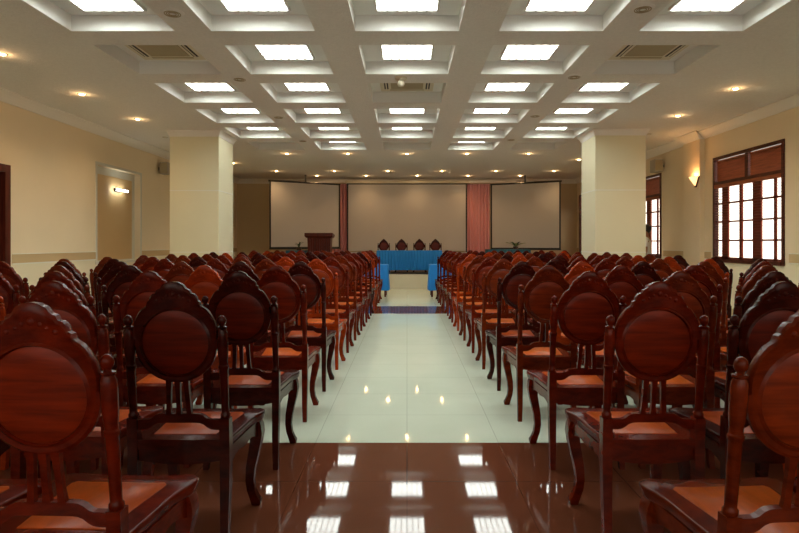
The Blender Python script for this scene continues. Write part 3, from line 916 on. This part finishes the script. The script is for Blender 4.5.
def disc_vent(x, y, label):
    t = thing('ceiling_disc', label, 'ceiling speaker', (x, y, ZC), 0, 'round grilles on the ceiling beams')
    obj('rim', lathe(bmesh.new(), [(-.012, .088), (-.008, .105), (0, .112)], 24), 'stucco', t, smooth=True)
    bm = bmesh.new()
    for r in (.03, .05, .07):
        loft(bm, [[((r + dr) * cos(a), (r + dr) * sin(a), z) for a in ring_pts(24)] for dr, z in ((0, -.012), (0, -.017), (.008, -.017), (.008, -.012))], cap=False)
    obj('grille', bm, 'ivory_dark', t)
for i, (x, y) in enumerate([(-2.25, 5.42), (-2.25, 7.6), (-2.25, 9.9), (-2.25, 12.2)]):
    disc_vent(x, y, 'round ceiling grille on the left beam, %s from the camera' % ORD[i])
for i, (x, y) in enumerate([(2.22, 5.32), (2.22, 7.5), (2.22, 9.8), (2.22, 12.05)]):
    disc_vent(x, y, 'round ceiling grille on the right beam, %s from the camera' % ORD[i])

t = thing('smoke_detector', 'small ivory dome hanging from the beam by the middle air conditioner', 'smoke detector', (-0.08, 7.55, ZC))
obj('base', lathe(bmesh.new(), [(-.035, .05), (-.03, .075), (-.005, .08), (0, .08)], 20), 'ivory', t, smooth=True)
obj('dome', lathe(bmesh.new(), [(-.125, .008), (-.115, .035), (-.09, .05), (-.06, .05), (-.045, .035), (-.034, .03)], 20), 'ivory', t, smooth=True)

# ------------------------------------------------------------------ wall fixtures
t = thing('wall_lamp', 'short glowing tube lamp in the niche on the left wall', 'wall lamp', (-XW - 0.12, 11.72, 2.40))
obj('backplate', B(0, 0.03, -.12, .12, -.03, .03), 'metal', t)
obj('arm', B(0.03, 0.09, -.02, .02, -.01, .01), 'metal', t)
obj('tube', tube(bmesh.new(), [(.10, -.25, 0), (.10, .25, 0)], 0.02, 12), 'tube', t, smooth=True)
obj('end_cap', tube(bmesh.new(), [(.10, -.28, 0), (.10, -.25, 0)], 0.024, 12), 'metal', t)
obj('end_cap', tube(bmesh.new(), [(.10, .25, 0), (.10, .28, 0)], 0.024, 12), 'metal', t)

t = thing('wall_sconce', 'glowing triangular sconce on the pilaster left of the large window', 'wall lamp', (XW - 0.10, 11.33, 2.56))
t.scale = (0.75, 0.75, 0.78)
def half_cone(r0, r1, z0, z1, th):
    bm = bmesh.new()
    n = 14; rings = []
    for i in range(n + 1):
        a = pi / 2 + pi * i / n
        rings.append([(-.031 + r * cos(a), r * sin(a), z) for r, z in ((r0, z0), (r1, z1), (r1 - th, z1), (max(.001, r0 - th), z0 + .01))])
    return loft(bm, rings)
obj('shade', half_cone(.015, .155, -.13, .09, .006), 'shade', t, smooth=True)
bm = bmesh.new()
loft(bm, [[(-.0, -.19, .10), (-.0, .19, .10), (-.0, .03, -.17), (-.0, -.03, -.17)], [(-.03, -.19, .10), (-.03, .19, .10), (-.03, .03, -.17), (-.03, -.03, -.17)]])
obj('bracket', bm, 'window_wood', t)
ld = bpy.data.lights.new('sconce_glow', 'POINT'); ld.energy = 5; ld.color = WARM; ld.shadow_soft_size = 0.03
lo = bpy.data.objects.new('sconce_glow', ld); C.objects.link(lo); lo.parent = t; lo.location = (-0.07, 0, 0.06)

for s, y, lab in ((-1, 13.45, 'grey box speaker high on the left wall behind the pillar'), (1, 13.0, 'grey box speaker high on the right wall behind the pillar')):
    t = thing('wall_speaker', lab, 'speaker', (s * (XW - 0.16), y, 3.08), 0, 'speakers high on the side walls')
    obj('cabinet', B(-.10, .10, -.13, .13, -.14, .14), 'speaker', t, bevel=0.012)
    obj('grille', B(-.08, .08, -.142, -.128, -.12, .12), 'ivory_dark', t)
    obj('bracket', B(min(s * .09, s * .16), max(s * .09, s * .16), -.03, .03, -.03, .03), 'metal', t)

# ------------------------------------------------------------------ person standing behind the right pillar
def skinned(name, verts, edges, radii, m, parent=None, root=0, sub=2):
    me = bpy.data.meshes.new(name); me.from_pydata(verts, edges, []); me.update()
    o = bpy.data.objects.new(name, me); C.objects.link(o)
    if parent: o.parent = parent
    md = o.modifiers.new('skin', 'SKIN'); md.use_smooth_shade = True
    if not me.skin_vertices: me.skin_vertices.new()
    sv = me.skin_vertices[0].data
    for i, r in enumerate(radii):
        sv[i].radius = (r, r) if isinstance(r, (int, float)) else r
        sv[i].use_root = (i == root)
    s = o.modifiers.new('smooth', 'SUBSURF'); s.levels = sub; s.render_levels = sub
    me.materials.append(m)
    return o
def person(x, y, rz):
    V = []; E = []; R = []
    def v(p, r, par=None):
        V.append(p); R.append(r); i = len(V) - 1
        if par is not None: E.append((par, i))
        return i
    pel = v((0, 0, .92), (.15, .105)); waist = v((0, 0, 1.06), (.13, .095), pel); chest = v((0, .01, 1.26), (.155, .11), waist)
    sh = v((0, 0, 1.38), (.11, .08), chest); neck = v((0, .01, 1.47), .052, sh); head0 = v((0, .02, 1.53), (.062, .075), neck)
    head = v((0, .02, 1.61), (.075, .092), head0); top = v((0, .01, 1.68), (.058, .07), head)
    nose = v((0, .115, 1.585), .012, head)
    for s in (-1, 1):
        v((s * .078, .01, 1.59), (.012, .02), head)
        a = v((s * .17, 0, 1.39), .055, sh); b = v((s * .225, -.02, 1.13), .042, a); c = v((s * .235, .06, .90), .030, b)
        h = v((s * .235, .085, .83), (.022, .034), c)
        for k in range(4):
            f0 = v((s * .238, .060 + .018 * k, .775), .0095, h); f1 = v((s * .232, .066 + .018 * k, .735 + .006 * abs(k - 1.5)), .0088, f0)
            v((s * .222, .066 + .018 * k, .705 + .008 * abs(k - 1.5)), .008, f1)
        t0 = v((s * .222, .125, .81), .011, h); v((s * .215, .135, .77), .009, t0)
        hip = v((s * .09, 0, .84), .085, pel); kn = v((s * .10, .01, .47), .058, hip); an = v((s * .105, -.01, .09), .042, kn)
        v((s * .11, .12, .045), .035, an)
    t = skinned('person', V, E, R, M['skin'])
    t.location = (x, y, 0); t.rotation_euler = (0, 0, rz)
    tag(t, 'person in a white shirt standing half hidden behind the right pillar', 'person')
    V2 = [(0, 0, .93), (0, 0, 1.07), (0, .01, 1.27), (0, 0, 1.39), (0, .01, 1.435)] ; R2 = [(.165, .12), (.15, .112), (.17, .125), (.12, .09), .066]; E2 = [(0, 1), (1, 2), (2, 3), (3, 4)]
    for s in (-1, 1):
        n = len(V2); V2 += [(s * .172, 0, 1.39), (s * .21, -.012, 1.20)]; R2 += [.066, .060]; E2 += [(3, n), (n, n + 1)]
    skinned('shirt', V2, E2, R2, M['shirt'], t)
    V3 = [(0, 0, .95)]; R3 = [(.155, .11)]; E3 = []
    for s in (-1, 1):
        n = len(V3); V3 += [(s * .09, 0, .84), (s * .10, .01, .47), (s * .105, -.01, .06)]; R3 += [.098, .075, .062]; E3 += [(0, n), (n, n + 1), (n + 1, n + 2)]
    skinned('trousers', V3, E3, R3, M['trousers'], t)
    bm = bmesh.new(); bmesh.ops.create_uvsphere(bm, u_segments=20, v_segments=14, radius=1)
    for vv in bm.verts:
        q = vv.co.copy(); front = max(0, q.y)
        vv.co = Vector((q.x * .088, -.005 + q.y * .105, 1.63 + q.z * .095 if q.z > 0 else 1.63 + q.z * (.11 if q.y < .1 else .01)))
    obj('hair', bm, 'hair', t, smooth=True)
    for s in (-1, 1):
        bm = bmesh.new(); ball(bm, (s * .11, .06, .04), 1, .048, .135, .045, 14, 10)
        for vv in bm.verts: vv.co.z = max(.0, vv.co.z)
        obj('shoe', bm, 'shoe', t, smooth=True)
        bm = bmesh.new(); ball(bm, (s * .03, .108, 1.615), .010, 1, .6, .7); obj('eye', bm, 'hair', t, smooth=True)
    bm = bmesh.new(); ball(bm, (0, .104, 1.545), .02, 1, .3, .3); obj('mouth', bm, 'curtain', t, smooth=True)
person(5.27, 12.45, radians(60))
